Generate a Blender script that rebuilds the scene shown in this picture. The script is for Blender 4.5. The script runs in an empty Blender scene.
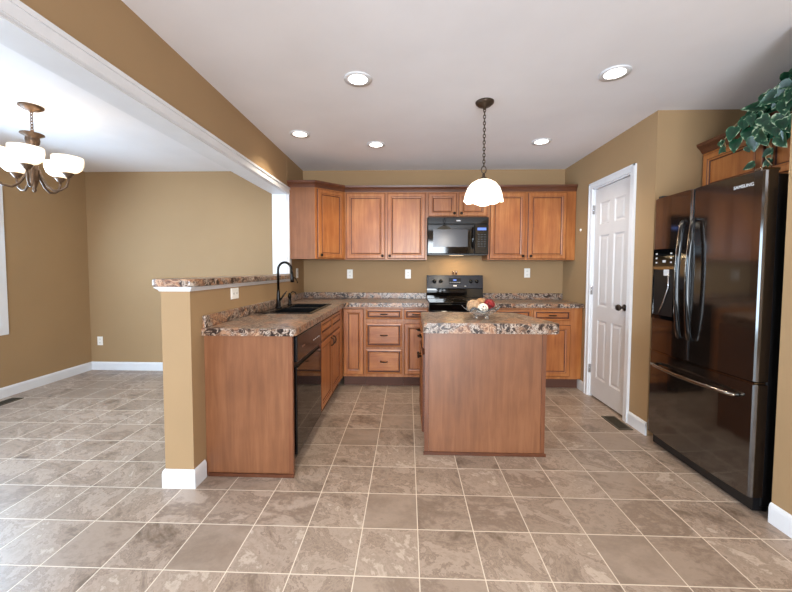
import bpy, bmesh, math, random
from mathutils import Vector, Matrix

SC = bpy.context.scene
COL = SC.collection
random.seed(7)

def lin(c):
    return tuple(((v / 255) / 12.92 if v / 255 <= 0.04045 else ((v / 255 + 0.055) / 1.055) ** 2.4) for v in c)

# ------------------------------------------------------------------ dimensions
XL, XR, YB, ZC = -1.33, 1.941, 4.478, 2.5815      # half wall face, pantry wall face, back wall, ceiling
RL = -4.173                                        # far left wall
YREAR = -3.2
TILE, TX, TY = 0.285, 0.0578, 2.0444
CTU, CT = 0.918, 0.965                             # worktop underside / top
YD1, YD2 = -1.6, 1.55                               # patio opening in the left wall
RX1, RX2 = -0.9, 1.3                               # rear opening, added to let fill light in

# ------------------------------------------------------------------ camera
cam_d = bpy.data.cameras.new('camera')
cam = bpy.data.objects.new('camera', cam_d)
COL.objects.link(cam)
SC.camera = cam
cam_d.sensor_fit = 'HORIZONTAL'
cam_d.sensor_width = 36.0
cam_d.lens = 352.2575 / 792 * 36.0
cam_d.shift_y = -(296 - 285.1193) / 792
cam_d.clip_start = 0.02
pitch, yaw, roll, camh = .0451, .0327, .0031, 1.3403
F = Vector((-math.sin(yaw) * math.cos(pitch), math.cos(yaw) * math.cos(pitch), -math.sin(pitch)))
R = Vector((math.cos(yaw), math.sin(yaw), 0))
U = R.cross(F)
R2 = R * math.cos(roll) + U * math.sin(roll)
U2 = -R * math.sin(roll) + U * math.cos(roll)
cam.matrix_world = Matrix(((R2.x, U2.x, -F.x, 0), (R2.y, U2.y, -F.y, 0), (R2.z, U2.z, -F.z, camh), (0, 0, 0, 1)))

# ------------------------------------------------------------------ world, lights, exposure
w = bpy.data.worlds.new('daylight')
SC.world = w
w.use_nodes = True
wb = w.node_tree.nodes['Background']
wb.inputs[0].default_value = (0.78, 0.90, 1.0, 1)
wb.inputs[1].default_value = 2.2

def area(name, loc, rot, sx, sy, power, color):
    d = bpy.data.lights.new(name, 'AREA')
    d.shape = 'RECTANGLE'
    d.size, d.size_y, d.energy, d.color = sx, sy, power, color
    o = bpy.data.objects.new(name, d)
    o.location = loc
    o.rotation_euler = rot
    COL.objects.link(o)
    return o

PI = math.pi
area('patio_daylight', (RL - .16, (YD1 + YD2) / 2, 1.12), (0, -PI / 2 + .45, 0), 2.0, 3.0, 130, (0.64, 0.82, 1.0))
area('side_window_daylight', (RL - .15, 2.7, 1.43), (0, -PI / 2 + .45, 0), 1.3, 1.4, 170, (0.55, 0.77, 1.0))
area('rear_fill_light', ((RX1 + RX2) / 2, YREAR - .16, 1.35), (PI / 2 + .3, 0, 0), 2.1, 1.9, 350, (0.84, 0.92, 1.0))  # added fill through an unseen rear window, tilted up to lift the ceiling

vs = SC.view_settings
vs.view_transform = 'Standard'
vs.look = 'None'
vs.exposure = 0.0
vs.gamma = 1
vs.use_curve_mapping = False
SC.cycles.max_bounces = 10
SC.cycles.diffuse_bounces = 6
SC.cycles.glossy_bounces = 4
SC.cycles.transmission_bounces = 6
SC.cycles.sample_clamp_indirect = 6
SC.cycles.use_denoising = True

# ------------------------------------------------------------------ materials
def base_mat(name):
    m = bpy.data.materials.new(name)
    m.use_nodes = True
    return m, m.node_tree.nodes, m.node_tree.links, m.node_tree.nodes['Principled BSDF']

def ramp(nd, stops, interp='LINEAR'):
    r = nd.new('ShaderNodeValToRGB')
    cr = r.color_ramp
    cr.interpolation = interp
    while len(cr.elements) < len(stops):
        cr.elements.new(0.5)
    for e, (p, c) in zip(cr.elements, stops):
        e.position = p
        e.color = (*lin(c), 1)
    return r

def plain(name, c, rough=0.5, metal=0.0, var=0.0, scale=8, bump=0.0, coat=0.0):
    m, nd, ln, p = base_mat(name)
    p.inputs['Base Color'].default_value = (*lin(c), 1)
    p.inputs['Roughness'].default_value = rough
    p.inputs['Metallic'].default_value = metal
    p.inputs['Coat Weight'].default_value = coat
    tc = nd.new('ShaderNodeTexCoord')
    n = nd.new('ShaderNodeTexNoise')
    n.inputs['Scale'].default_value = scale
    n.inputs['Detail'].default_value = 4
    ln.new(tc.outputs['Object'], n.inputs['Vector'])
    if var:
        r = ramp(nd, [(0.3, tuple(v * (1 - var) for v in c)), (0.7, tuple(min(255, v * (1 + var)) for v in c))])
        ln.new(n.outputs[0], r.inputs[0])
        ln.new(r.outputs[0], p.inputs['Base Color'])
    if bump:
        n2 = nd.new('ShaderNodeTexNoise')
        n2.inputs['Scale'].default_value = scale * 25
        ln.new(tc.outputs['Object'], n2.inputs['Vector'])
        b = nd.new('ShaderNodeBump')
        b.inputs['Strength'].default_value = bump
        b.inputs['Distance'].default_value = 0.002
        ln.new(n2.outputs[0], b.inputs['Height'])
        ln.new(b.outputs[0], p.inputs['Normal'])
    return m

def emit(name, c, s, base=(255, 255, 255)):
    m, nd, ln, p = base_mat(name)
    p.inputs['Base Color'].default_value = (*lin(base), 1)
    p.inputs['Emission Color'].default_value = (*lin(c), 1)
    p.inputs['Emission Strength'].default_value = s
    p.inputs['Roughness'].default_value = 0.3
    return m

M_wall = plain('tan_wall_paint', (159, 130, 94), 0.75, var=0.015, scale=2, bump=0.15)
M_ceil = plain('ceiling_paint', (236, 236, 240), 0.9, var=0.01, scale=3, bump=0.25)
M_white = plain('white_trim_paint', (222, 224, 228), 0.38, var=0.01)
M_door = plain('white_door_paint', (208, 206, 207), 0.42, var=0.01)
M_plate = plain('white_plastic', (238, 236, 230), 0.35)
M_slot = plain('dark_slot', (70, 64, 58), 0.6)
M_black = plain('black_gloss', (6, 6, 7), 0.05)
M_blackm = plain('black_satin', (16, 16, 18), 0.35)
M_panelblack = plain('black_control_panel', (14, 15, 18), 0.16)
M_glassblack = plain('oven_glass', (5, 5, 6), 0.03)
M_mwwin = plain('microwave_window', (62, 62, 66), 0.2, metal=0.3)
M_guard = plain('blue_black_panel', (30, 33, 42), 0.2)
M_fridge = plain('glossy_black_enamel', (20, 14, 11), 0.09)
M_fridge.node_tree.nodes['Principled BSDF'].inputs['IOR'].default_value = 2.4
M_sink = plain('black_composite', (14, 14, 15), 0.22)
M_bronze = plain('oil_rubbed_bronze', (48, 36, 28), 0.35, metal=0.7)
M_faucet = plain('dark_faucet', (22, 19, 18), 0.25, metal=0.6)
M_steel = plain('brushed_steel', (190, 190, 192), 0.22, metal=1.0)
M_smoke = plain('smoked_chrome', (150, 140, 128), 0.14, metal=1.0)
M_grey = plain('light_grey_print', (200, 202, 206), 0.5)
M_lampmetal = plain('antique_bronze_metal', (96, 76, 60), 0.4, metal=0.6, var=0.15, scale=30)
M_pendmetal = plain('dark_bronze_metal', (74, 60, 48), 0.4, metal=0.6)
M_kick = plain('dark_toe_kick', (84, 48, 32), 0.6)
M_gap = plain('cabinet_gap', (58, 30, 18), 0.7)
M_vent = plain('bronze_vent', (84, 74, 58), 0.45, metal=0.5)
M_ventdark = plain('vent_duct', (22, 20, 18), 0.8)
M_can = emit('can_light_lens', (255, 248, 235), 9)
M_shade = emit('lit_glass_shade', (255, 240, 215), 1.7, (255, 250, 240))
M_cshade = emit('lit_frosted_glass', (255, 228, 192), 1.25, (255, 250, 240))
M_undermw = emit('cooktop_lamp', (255, 214, 150), 1.5)
M_blue = emit('blue_display', (120, 160, 255), 0.8, (40, 60, 120))
M_ball_beige = plain('beige_wicker', (186, 152, 118), 0.8, var=0.12, scale=70, bump=1.0)
M_ball_tan = plain('tan_wicker', (170, 130, 90), 0.8, var=0.18, scale=70, bump=1.0)
M_ball_red = plain('red_woven', (120, 14, 18), 0.6, var=0.3, scale=60, bump=1.0)
M_ball_white = plain('white_woven', (226, 216, 200), 0.7, var=0.15, scale=60)
M_ball_pink = plain('pale_shell', (214, 190, 176), 0.6, var=0.1, scale=60)
M_pot = plain('dark_basket', (74, 50, 34), 0.8, var=0.3, scale=60, bump=1.0)
M_stem = plain('ivy_stem', (186, 170, 128), 0.7, var=0.15, scale=20)
M_blind = plain('white_blind', (235, 240, 244), 0.5)
M_shaker = plain('brown_glass', (96, 58, 34), 0.25)

def wood(name, cols, horiz=False):
    m, nd, ln, p = base_mat(name)
    tc = nd.new('ShaderNodeTexCoord')
    mp = nd.new('ShaderNodeMapping')
    mp.inputs['Scale'].default_value = (1.6, 14, 14) if horiz else (14, 14, 1.1)
    ln.new(tc.outputs['Object'], mp.inputs['Vector'])
    n = nd.new('ShaderNodeTexNoise')
    n.inputs['Scale'].default_value = 2.2
    n.inputs['Detail'].default_value = 8
    n.inputs['Roughness'].default_value = 0.62
    n.inputs['Distortion'].default_value = 0.5
    ln.new(mp.outputs[0], n.inputs['Vector'])
    n2 = nd.new('ShaderNodeTexNoise')
    n2.inputs['Scale'].default_value = 2.4
    n2.inputs['Detail'].default_value = 3
    ln.new(tc.outputs['Object'], n2.inputs['Vector'])
    mx = nd.new('ShaderNodeMath'); mx.operation = 'MULTIPLY_ADD'
    mx.inputs[1].default_value = 0.45
    ln.new(n2.outputs[0], mx.inputs[0])
    sc_ = nd.new('ShaderNodeMath'); sc_.operation = 'MULTIPLY'; sc_.inputs[1].default_value = 0.55
    ln.new(n.outputs[0], sc_.inputs[0])
    ln.new(sc_.outputs[0], mx.inputs[2])
    r = ramp(nd, [(0.33, cols[0]), (0.5, cols[1]), (0.68, cols[2])])
    ln.new(mx.outputs[0], r.inputs[0])
    ln.new(r.outputs[0], p.inputs['Base Color'])
    p.inputs['Roughness'].default_value = 0.36
    p.inputs['Coat Weight'].default_value = 0.15
    p.inputs['Coat Roughness'].default_value = 0.25
    return m

M_wood = wood('maple_wood', [(132, 72, 32), (160, 96, 48), (184, 122, 68)])
M_woodh = wood('maple_wood_horizontal', [(132, 72, 32), (160, 96, 48), (184, 122, 68)], True)
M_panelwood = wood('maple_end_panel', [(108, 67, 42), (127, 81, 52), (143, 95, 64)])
M_stile = wood('maple_edge_stile', [(92, 52, 30), (112, 66, 40), (130, 82, 52)])
M_glaze = plain('dark_glaze', (84, 42, 24), 0.5, var=0.2, scale=30)
M_crown = wood('crown_wood', [(64, 32, 18), (88, 48, 28), (112, 64, 38)], True)

def laminate():
    m, nd, ln, p = base_mat('mottled_laminate')
    tc = nd.new('ShaderNodeTexCoord')
    n = nd.new('ShaderNodeTexNoise')
    n.inputs['Scale'].default_value = 3.6
    n.inputs['Detail'].default_value = 8
    n.inputs['Roughness'].default_value = 0.62
    n.inputs['Distortion'].default_value = 2.6
    ln.new(tc.outputs['Object'], n.inputs['Vector'])
    r = ramp(nd, [(0.32, (44, 28, 22)), (0.40, (100, 62, 42)), (0.45, (158, 112, 82)), (0.49, (192, 158, 128)), (0.52, (96, 60, 42)), (0.57, (170, 128, 98)), (0.62, (70, 44, 32)), (0.68, (186, 158, 134)), (0.76, (90, 60, 44))])
    ln.new(n.outputs[0], r.inputs[0])
    n3 = nd.new('ShaderNodeTexNoise')
    n3.inputs['Scale'].default_value = 19
    n3.inputs['Detail'].default_value = 5
    n3.inputs['Roughness'].default_value = 0.7
    n3.inputs['Distortion'].default_value = 1.8
    ln.new(tc.outputs['Object'], n3.inputs['Vector'])
    r3 = ramp(nd, [(0.38, (20, 15, 15)), (0.47, (60, 40, 32)), (0.515, (140, 118, 102)), (0.555, (206, 192, 178)), (0.59, (70, 46, 36)), (0.66, (26, 19, 18))])
    ln.new(n3.outputs[0], r3.inputs[0])
    mk = nd.new('ShaderNodeTexNoise')
    mk.inputs['Scale'].default_value = 9
    mk.inputs['Detail'].default_value = 3
    mk.inputs['Distortion'].default_value = 1
    mo = nd.new('ShaderNodeMapping'); mo.inputs['Location'].default_value = (3, 7, 1)
    ln.new(tc.outputs['Object'], mo.inputs['Vector'])
    ln.new(mo.outputs[0], mk.inputs['Vector'])
    rk = ramp(nd, [(0.38, (0, 0, 0)), (0.50, (255, 255, 255))])
    ln.new(mk.outputs[0], rk.inputs[0])
    mix = nd.new('ShaderNodeMix'); mix.data_type = 'RGBA'
    ln.new(rk.outputs[0], mix.inputs[0])
    ln.new(r.outputs[0], mix.inputs[6])
    ln.new(r3.outputs[0], mix.inputs[7])
    ln.new(mix.outputs[2], p.inputs['Base Color'])
    p.inputs['Roughness'].default_value = 0.28
    return m
M_lam = laminate()

def tile_floor():
    m, nd, ln, p = base_mat('slate_look_tile')
    tc = nd.new('ShaderNodeTexCoord')
    mp = nd.new('ShaderNodeMapping')
    mp.inputs['Location'].default_value = (-TX / TILE, -TY / TILE, 0)
    mp.inputs['Scale'].default_value = (1 / TILE, 1 / TILE, 1)
    ln.new(tc.outputs['Object'], mp.inputs['Vector'])
    sep = nd.new('ShaderNodeSeparateXYZ')
    ln.new(mp.outputs[0], sep.inputs[0])
    def math_(op, a, b=None):
        k = nd.new('ShaderNodeMath'); k.operation = op
        for i, v in enumerate((a, b)):
            if v is None: continue
            if isinstance(v, (int, float)): k.inputs[i].default_value = v
            else: ln.new(v, k.inputs[i])
        return k.outputs[0]
    fx, fy = math_('FLOOR', sep.outputs[0]), math_('FLOOR', sep.outputs[1])
    rx, ry = math_('FRACT', sep.outputs[0]), math_('FRACT', sep.outputs[1])
    cb = nd.new('ShaderNodeCombineXYZ')
    ln.new(fx, cb.inputs[0]); ln.new(fy, cb.inputs[1])
    wn = nd.new('ShaderNodeTexWhiteNoise'); wn.noise_dimensions = '3D'
    ln.new(cb.outputs[0], wn.inputs['Vector'])
    dx = math_('MINIMUM', rx, math_('SUBTRACT', 1.0, rx))
    dy = math_('MINIMUM', ry, math_('SUBTRACT', 1.0, ry))
    dd = math_('MINIMUM', dx, dy)
    mask = nd.new('ShaderNodeMapRange')
    mask.inputs['From Min'].default_value = 0.006
    mask.inputs['From Max'].default_value = 0.011
    ln.new(dd, mask.inputs['Value'])
    rt = nd.new('ShaderNodeVectorRotate'); rt.rotation_type = 'Z_AXIS'
    ln.new(mp.outputs[0], rt.inputs['Vector'])
    ln.new(math_('MULTIPLY', wn.outputs['Value'], 1.2), rt.inputs['Angle'])
    ms = nd.new('ShaderNodeMapping'); ms.inputs['Scale'].default_value = (0.85, 1.35, 1)
    ln.new(rt.outputs[0], ms.inputs['Vector'])
    n = nd.new('ShaderNodeTexNoise'); n.noise_dimensions = '4D'
    n.inputs['Scale'].default_value = 1.25
    n.inputs['Detail'].default_value = 12
    n.inputs['Roughness'].default_value = 0.66
    n.inputs['Distortion'].default_value = 0.7
    ln.new(ms.outputs[0], n.inputs['Vector'])
    ln.new(math_('MULTIPLY', wn.outputs['Value'], 60.0), n.inputs['W'])
    sepc = nd.new('ShaderNodeSeparateColor')
    ln.new(wn.outputs['Color'], sepc.inputs[0])
    # some tiles nearly plain, others strongly veined
    amp = nd.new('ShaderNodeMapRange')
    amp.inputs['From Min'].default_value = 0.1; amp.inputs['From Max'].default_value = 0.4
    amp.inputs['To Min'].default_value = 0.22; amp.inputs['To Max'].default_value = 1.0
    ln.new(sepc.outputs[0], amp.inputs['Value'])
    v = math_('MULTIPLY', math_('SUBTRACT', n.outputs[0], 0.5), amp.outputs[0])
    v = math_('ADD', v, math_('ADD', 0.42, math_('MULTIPLY', amp.outputs[0], 0.05)))
    v = math_('ADD', v, math_('MULTIPLY', math_('SUBTRACT', sepc.outputs[1], 0.5), 0.07))
    nf = nd.new('ShaderNodeTexNoise'); nf.inputs['Scale'].default_value = 9; nf.inputs['Detail'].default_value = 10; nf.inputs['Roughness'].default_value = 0.75; nf.inputs['Distortion'].default_value = 0.6
    ln.new(mp.outputs[0], nf.inputs['Vector'])
    v = math_('ADD', v, math_('MULTIPLY', math_('MULTIPLY', math_('SUBTRACT', nf.outputs[0], 0.5), 0.30), amp.outputs[0]))
    r = ramp(nd, [(0.28, (104, 87, 73)), (0.38, (136, 118, 103)), (0.43, (156, 137, 121)), (0.455, (128, 109, 94)), (0.48, (168, 149, 133)), (0.52, (160, 141, 125)), (0.55, (146, 128, 112)), (0.60, (186, 168, 152)), (0.68, (166, 148, 132))])
    ln.new(v, r.inputs[0])
    mix = nd.new('ShaderNodeMix'); mix.data_type = 'RGBA'
    mix.inputs[6].default_value = (*lin((216, 201, 182)), 1)
    ln.new(mask.outputs[0], mix.inputs[0])
    ln.new(r.outputs[0], mix.inputs[7])
    ln.new(mix.outputs[2], p.inputs['Base Color'])
    rr = nd.new('ShaderNodeMapRange')
    rr.inputs['To Min'].default_value = 0.24; rr.inputs['To Max'].default_value = 0.48
    ln.new(n.outputs[0], rr.inputs['Value'])
    ln.new(rr.outputs[0], p.inputs['Roughness'])
    b = nd.new('ShaderNodeBump')
    b.inputs['Strength'].default_value = 0.35
    b.inputs['Distance'].default_value = 0.004
    h = math_('ADD', math_('MULTIPLY', n.outputs[0], 0.9), mask.outputs[0])
    ln.new(h, b.inputs['Height'])
    ln.new(b.outputs[0], p.inputs['Normal'])
    return m
M_tile = tile_floor()

def leaf_mat():
    m, nd, ln, p = base_mat('variegated_ivy')
    at = nd.new('ShaderNodeAttribute'); at.attribute_name = 'edge'
    tc = nd.new('ShaderNodeTexCoord')
    n = nd.new('ShaderNodeTexNoise'); n.inputs['Scale'].default_value = 30; n.inputs['Detail'].default_value = 3
    ln.new(tc.outputs['Object'], n.inputs['Vector'])
    a = nd.new('ShaderNodeMath'); a.operation = 'MULTIPLY'
    ln.new(at.outputs['Fac'], a.inputs[0]); ln.new(n.outputs[0], a.inputs[1])
    r = ramp(nd, [(0.0, (14, 52, 36)), (0.40, (24, 74, 50)), (0.50, (70, 118, 84)), (0.56, (196, 212, 178))])
    ln.new(a.outputs[0], r.inputs[0])
    ln.new(r.outputs[0], p.inputs['Base Color'])
    p.inputs['Roughness'].default_value = 0.28
    return m
M_leaf = leaf_mat()

def pane_mat():
    m, nd, ln, p = base_mat('window_pane')
    nd.remove(p)
    t = nd.new('ShaderNodeBsdfTransparent'); g = nd.new('ShaderNodeBsdfGlossy')
    g.inputs['Roughness'].default_value = 0.02
    fr = nd.new('ShaderNodeFresnel'); mx = nd.new('ShaderNodeMixShader')
    ln.new(fr.outputs[0], mx.inputs[0]); ln.new(t.outputs[0], mx.inputs[1]); ln.new(g.outputs[0], mx.inputs[2])
    ln.new(mx.outputs[0], nd['Material Output'].inputs[0])
    return m
M_pane = pane_mat()

def glass_mat():
    m, nd, ln, p = base_mat('clear_glass')
    p.inputs['Base Color'].default_value = (0.95, 0.96, 0.95, 1)
    p.inputs['Transmission Weight'].default_value = 0.93
    p.inputs['Roughness'].default_value = 0.04
    p.inputs['IOR'].default_value = 1.35
    return m
M_glass = glass_mat()

# ------------------------------------------------------------------ mesh helpers (world coordinates)
ORG = {}
def new(): return bmesh.new()

def box(bm, x0, x1, y0, y1, z0, z1, m=0, bev=0.0, seg=2, M=None):
    r = bmesh.ops.create_cube(bm, size=1)
    vsx = r['verts']
    for v in vsx:
        v.co = Vector(((x0 + x1) / 2 + v.co.x * (x1 - x0), (y0 + y1) / 2 + v.co.y * (y1 - y0), (z0 + z1) / 2 + v.co.z * (z1 - z0)))
        if M is not None: v.co = M @ v.co
    fs = {f for v in vsx for f in v.link_faces}
    for f in fs: f.material_index = m
    if bev:
        es = list({e for v in vsx for e in v.link_edges})
        bmesh.ops.bevel(bm, geom=es, offset=bev, segments=seg, affect='EDGES', profile=0.5)

def prism(bm, pts, z0, z1, m=0, bev=0.0, seg=3, M=None):
    a = [bm.verts.new((x, y, z0)) for x, y in pts]
    b = [bm.verts.new((x, y, z1)) for x, y in pts]
    fs = [bm.faces.new(list(reversed(a))), bm.faces.new(b)]
    n = len(pts)
    for i in range(n):
        fs.append(bm.faces.new((a[i], a[(i + 1) % n], b[(i + 1) % n], b[i])))
    for f in fs: f.material_index = m
    if M is not None:
        for v in a + b: v.co = M @ v.co
    if bev:
        es = [e for e in fs[0].edges] + [e for e in fs[1].edges]
        bmesh.ops.bevel(bm, geom=es, offset=bev, segments=seg, affect='EDGES', profile=0.5)

def lathe(bm, prof, c=(0, 0, 0), seg=32, m=0, M=None, smooth=True):
    rings = []
    c = Vector(c)
    for r, z in prof:
        if r < 1e-5:
            p = Vector((0, 0, z)); p = (M @ p) if M is not None else p
            rings.append([bm.verts.new(c + p)])
        else:
            ring = []
            for i in range(seg):
                a = 2 * PI * i / seg
                p = Vector((r * math.cos(a), r * math.sin(a), z)); p = (M @ p) if M is not None else p
                ring.append(bm.verts.new(c + p))
            rings.append(ring)
    for A, B in zip(rings, rings[1:]):
        for i in range(seg):
            j = (i + 1) % seg
            if len(A) == 1 and len(B) == 1: continue
            if len(A) == 1: q = (A[0], B[i], B[j])
            elif len(B) == 1: q = (A[i], B[0], A[j])
            else: q = (A[i], B[i], B[j], A[j])
            f = bm.faces.new(q); f.material_index = m; f.smooth = smooth

def tube(bm, pts, rad, seg=10, m=0, closed=False):
    pts = [Vector(p) for p in pts]
    n = len(pts)
    rads = rad if isinstance(rad, (list, tuple)) else [rad] * n
    rings, prev = [], None
    for i, p in enumerate(pts):
        if closed: t = (pts[(i + 1) % n] - pts[i - 1])
        else: t = pts[min(i + 1, n - 1)] - pts[max(i - 1, 0)]
        t.normalize()
        if prev is None:
            a = Vector((0, 0, 1)) if abs(t.z) < 0.9 else Vector((1, 0, 0))
            u = t.cross(a).normalized()
        else:
            u = (prev - t * prev.dot(t)).normalized()
        prev = u
        vv = t.cross(u)
        rings.append([bm.verts.new(p + (u * math.cos(2 * PI * k / seg) + vv * math.sin(2 * PI * k / seg)) * rads[i]) for k in range(seg)])
    pairs = list(zip(rings, rings[1:])) + ([(rings[-1], rings[0])] if closed else [])
    for A, B in pairs:
        for k in range(seg):
            f = bm.faces.new((A[k], A[(k + 1) % seg], B[(k + 1) % seg], B[k])); f.smooth = True; f.material_index = m
    if not closed:
        f = bm.faces.new(list(reversed(rings[0]))); f.material_index = m
        f = bm.faces.new(rings[-1]); f.material_index = m

def cyl(bm, a, b, r, seg=20, m=0): tube(bm, [a, b], r, seg, m)

def sphere(bm, c, r, m=0, seg=20, s=(1, 1, 1)):
    prof = [(r * math.sin(PI * i / 12) * s[0], -r * math.cos(PI * i / 12) * s[2]) for i in range(13)]
    prof[0] = (0, prof[0][1]); prof[-1] = (0, prof[-1][1])
    lathe(bm, prof, c, seg, m)

def rings(bm, w_, h_, rr, M, x0=0, z0=0):
    """Rectangular profile: rr = [(inset, depth, material)]; front faces -Y."""
    loops = []
    for ins, dep, _ in rr:
        loops.append([bm.verts.new(M @ Vector(q)) for q in ((x0 + ins, -dep, z0 + ins), (x0 + w_ - ins, -dep, z0 + ins), (x0 + w_ - ins, -dep, z0 + h_ - ins), (x0 + ins, -dep, z0 + h_ - ins))])
    for i in range(len(loops) - 1):
        A, B = loops[i], loops[i + 1]
        for k in range(4):
            f = bm.faces.new((A[k], A[(k + 1) % 4], B[(k + 1) % 4], B[k])); f.material_index = rr[i + 1][2]
    f = bm.faces.new(loops[-1]); f.material_index = 0
    f = bm.faces.new(list(reversed(loops[0]))); f.material_index = rr[0][2]

def frameM(x, y, z, deg):
    return Matrix.Translation((x, y, z)) @ Matrix.Rotation(math.radians(deg), 4, 'Z')

def obj(name, bm, mats, parent=None, label=None, cat=None, group=None, kind=None, org=None, recalc=True):
    if recalc: bmesh.ops.recalc_face_normals(bm, faces=bm.faces)
    o_ = ORG.get(parent, Vector((0, 0, 0))) if parent is not None else Vector(org or (0, 0, 0))
    if org is not None and parent is None: o_ = Vector(org)
    for v in bm.verts: v.co -= o_
    me = bpy.data.meshes.new(name)
    bm.to_mesh(me); bm.free()
    for m in (mats if isinstance(mats, (list, tuple)) else [mats]): me.materials.append(m)
    o = bpy.data.objects.new(name, me)
    COL.objects.link(o)
    if parent is not None:
        o.parent = parent
        ORG[o] = o_
    else:
        o.location = o_
        ORG[o] = o_
    tag(o, label, cat, group, kind)
    return o

def tag(o, label=None, cat=None, group=None, kind=None):
    if label: o['label'] = label
    if cat: o['category'] = cat
    if group: o['group'] = group
    if kind: o['kind'] = kind

def thing(name, loc, label, cat, group=None, kind=None):
    o = bpy.data.objects.new(name, None)
    o.location = loc
    o.empty_display_size = 0.1
    COL.objects.link(o)
    ORG[o] = Vector(loc)
    tag(o, label, cat, group, kind)
    return o

def copy_tree(o, parent=None):
    c = o.copy(); COL.objects.link(c)
    if parent is not None: c.parent = parent
    for ch in list(o.children): copy_tree(ch, c)
    return c

def boxobj(name, dims, mat, parent=None, bev=0.0, **k):
    bm = new(); box(bm, *dims, bev=bev); return obj(name, bm, mat, parent, **k)

def sweep(bm, path, prof, i0, i1, m=0, z=0.0):
    """prof (out, z) swept along an open 2D path, out = right-hand side of travel; mitred."""
    P = [Vector(p) for p in path]
    offs = []
    for i in range(len(P)):
        ds = []
        if i > 0: ds.append((P[i] - P[i - 1]).normalized())
        if i < len(P) - 1: ds.append((P[i + 1] - P[i]).normalized())
        ns = [Vector((d.y, -d.x)) for d in ds]
        b = sum(ns, Vector((0, 0))).normalized()
        offs.append(b / max(0.3, b.dot(ns[0])))
    L = []
    for i in range(i0, i1 + 1):
        L.append([bm.verts.new((P[i].x + offs[i].x * o, P[i].y + offs[i].y * o, z + h)) for o, h in prof])
    n = len(prof)
    for A, B in zip(L, L[1:]):
        for k in range(n):
            f = bm.faces.new((A[k], A[(k + 1) % n], B[(k + 1) % n], B[k])); f.material_index = m
    bm.faces.new(L[0]).material_index = m
    bm.faces.new(list(reversed(L[-1]))).material_index = m

# ------------------------------------------------------------------ the setting
def struct(name, dimlist, mat, parent=None):
    bm = new()
    for d in dimlist: box(bm, *d)
    return obj(name, bm, mat, parent, kind=None if parent else 'structure')

struct('floor', [(RL - .1, 2.75, YREAR - .1, YB + .1, -.1, 0)], M_tile)
struct('ceiling', [(RL - .1, 2.75, YREAR - .1, YB + .1, ZC, ZC + .1)], M_ceil)
struct('wall_back', [(RL, 2.75, YB, YB + .1, 0, ZC)], M_wall)
WZ0, WZ1, WY0, WY1 = .74, 2.12, 1.95, 3.44        # window opening in the left wall
struct('wall_left', [(RL - .1, RL, YREAR, YD1, 0, ZC), (RL - .1, RL, YD1, YD2, 2.16, ZC), (RL - .1, RL, YD2, WY0, 0, ZC),
                     (RL - .1, RL, WY0, WY1, 0, WZ0), (RL - .1, RL, WY0, WY1, WZ1, ZC), (RL - .1, RL, WY1, YB + .1, 0, ZC)], M_wall)
struct('wall_rear', [(RL, RX1, YREAR - .1, YREAR, 0, ZC), (RX2, 2.75, YREAR - .1, YREAR, 0, ZC), (RX1, RX2, YREAR - .1, YREAR, 0, .3), (RX1, RX2, YREAR - .1, YREAR, 2.3, ZC)], M_wall)
PY0, PY1, PZ = 3.155, 3.79, 2.185                  # pantry door opening
AY0, AY1 = 1.885, 2.8626                           # fridge alcove
struct('wall_right', [(XR, XR + .1, AY1, PY0, 0, ZC), (XR, XR + .1, PY1, YB, 0, ZC), (XR, XR + .1, PY0, PY1, PZ, ZC),
                      (XR + .1, XR + .13, PY0 - .1, PY1 + .1, 0, ZC),
                      (XR + .1, 2.65, AY1, AY1 + .1, 0, ZC), (2.65, 2.75, YREAR, YB, 0, ZC),
                      (XR, 2.65, AY0 - .1, AY0, 0, ZC), (XR, XR + .1, YREAR, AY0 - .1, 0, ZC)], M_wall)
HW0 = -1.478
struct('wall_half', [(HW0, XL + .03, 2.06, 3.88, 0, 1.206)], M_wall)
struct('wall_end', [(HW0, XL, 3.88, YB, 0, ZC)], M_wall)
struct('wall_header', [(HW0 + .012, XL - .002, YREAR, 3.88, 2.175, ZC)], M_wall)

# trims
struct('trim_1', [(HW0 + .002, XL, YREAR, 3.866, 2.16, 2.175)], M_white)                       # header underside
struct('trim_2', [(HW0 + .001, XL - .001, 3.866, 3.88, 1.285, 2.174)], M_white)              # end jamb
bm = new()
for (x0, x1, s) in ((XL, XL + .02, 1), (HW0 - .02, HW0, -1)):
    box(bm, x0, x1, YREAR, 3.945, 2.165, 2.235)
    xa, xb = (x1, x1 + .008) if s > 0 else (x0 - .008, x0)
    box(bm, xa, xb, YREAR, 3.945, 2.215, 2.235)
    box(bm, min(xa, xb), max(xa, xb) - (.004 if s > 0 else 0), YREAR, 3.945, 2.168, 2.176)
    box(bm, x0, x1, 3.875, 3.945, 1.285, 2.164)
obj('trim_3', bm, M_white, kind='structure')

BBP = [(0, 0), (.014, 0), (.014, .085), (.011, .098), (.004, .108), (0, .108)]
def baseboard(name, path):
    bm = new(); sweep(bm, path, BBP, 0, len(path) - 1)
    return obj(name, bm, M_white, kind='structure')
# travel direction chosen so the room is on the right-hand side
baseboard('baseboard_left', [(RL, YD2 + .02), (RL, YB), (HW0, YB)])
baseboard('baseboard_right', [(XR, YB - .45), (XR, PY1 + .062)])
baseboard('baseboard_right_front', [(XR, PY0 - .062), (XR, AY1)]).name = 'trim_4'
baseboard('trim_5', [(XR, AY0), (XR, YREAR)])
bm = new()
sweep(bm, [(HW0, 3.88), (HW0, 2.06), (XL + .03, 2.06), (XL + .03, 2.172)], [(o, z * 1.05) for o, z in BBP], 0, 3)
obj('trim_6', bm, M_white, kind='structure')
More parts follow.
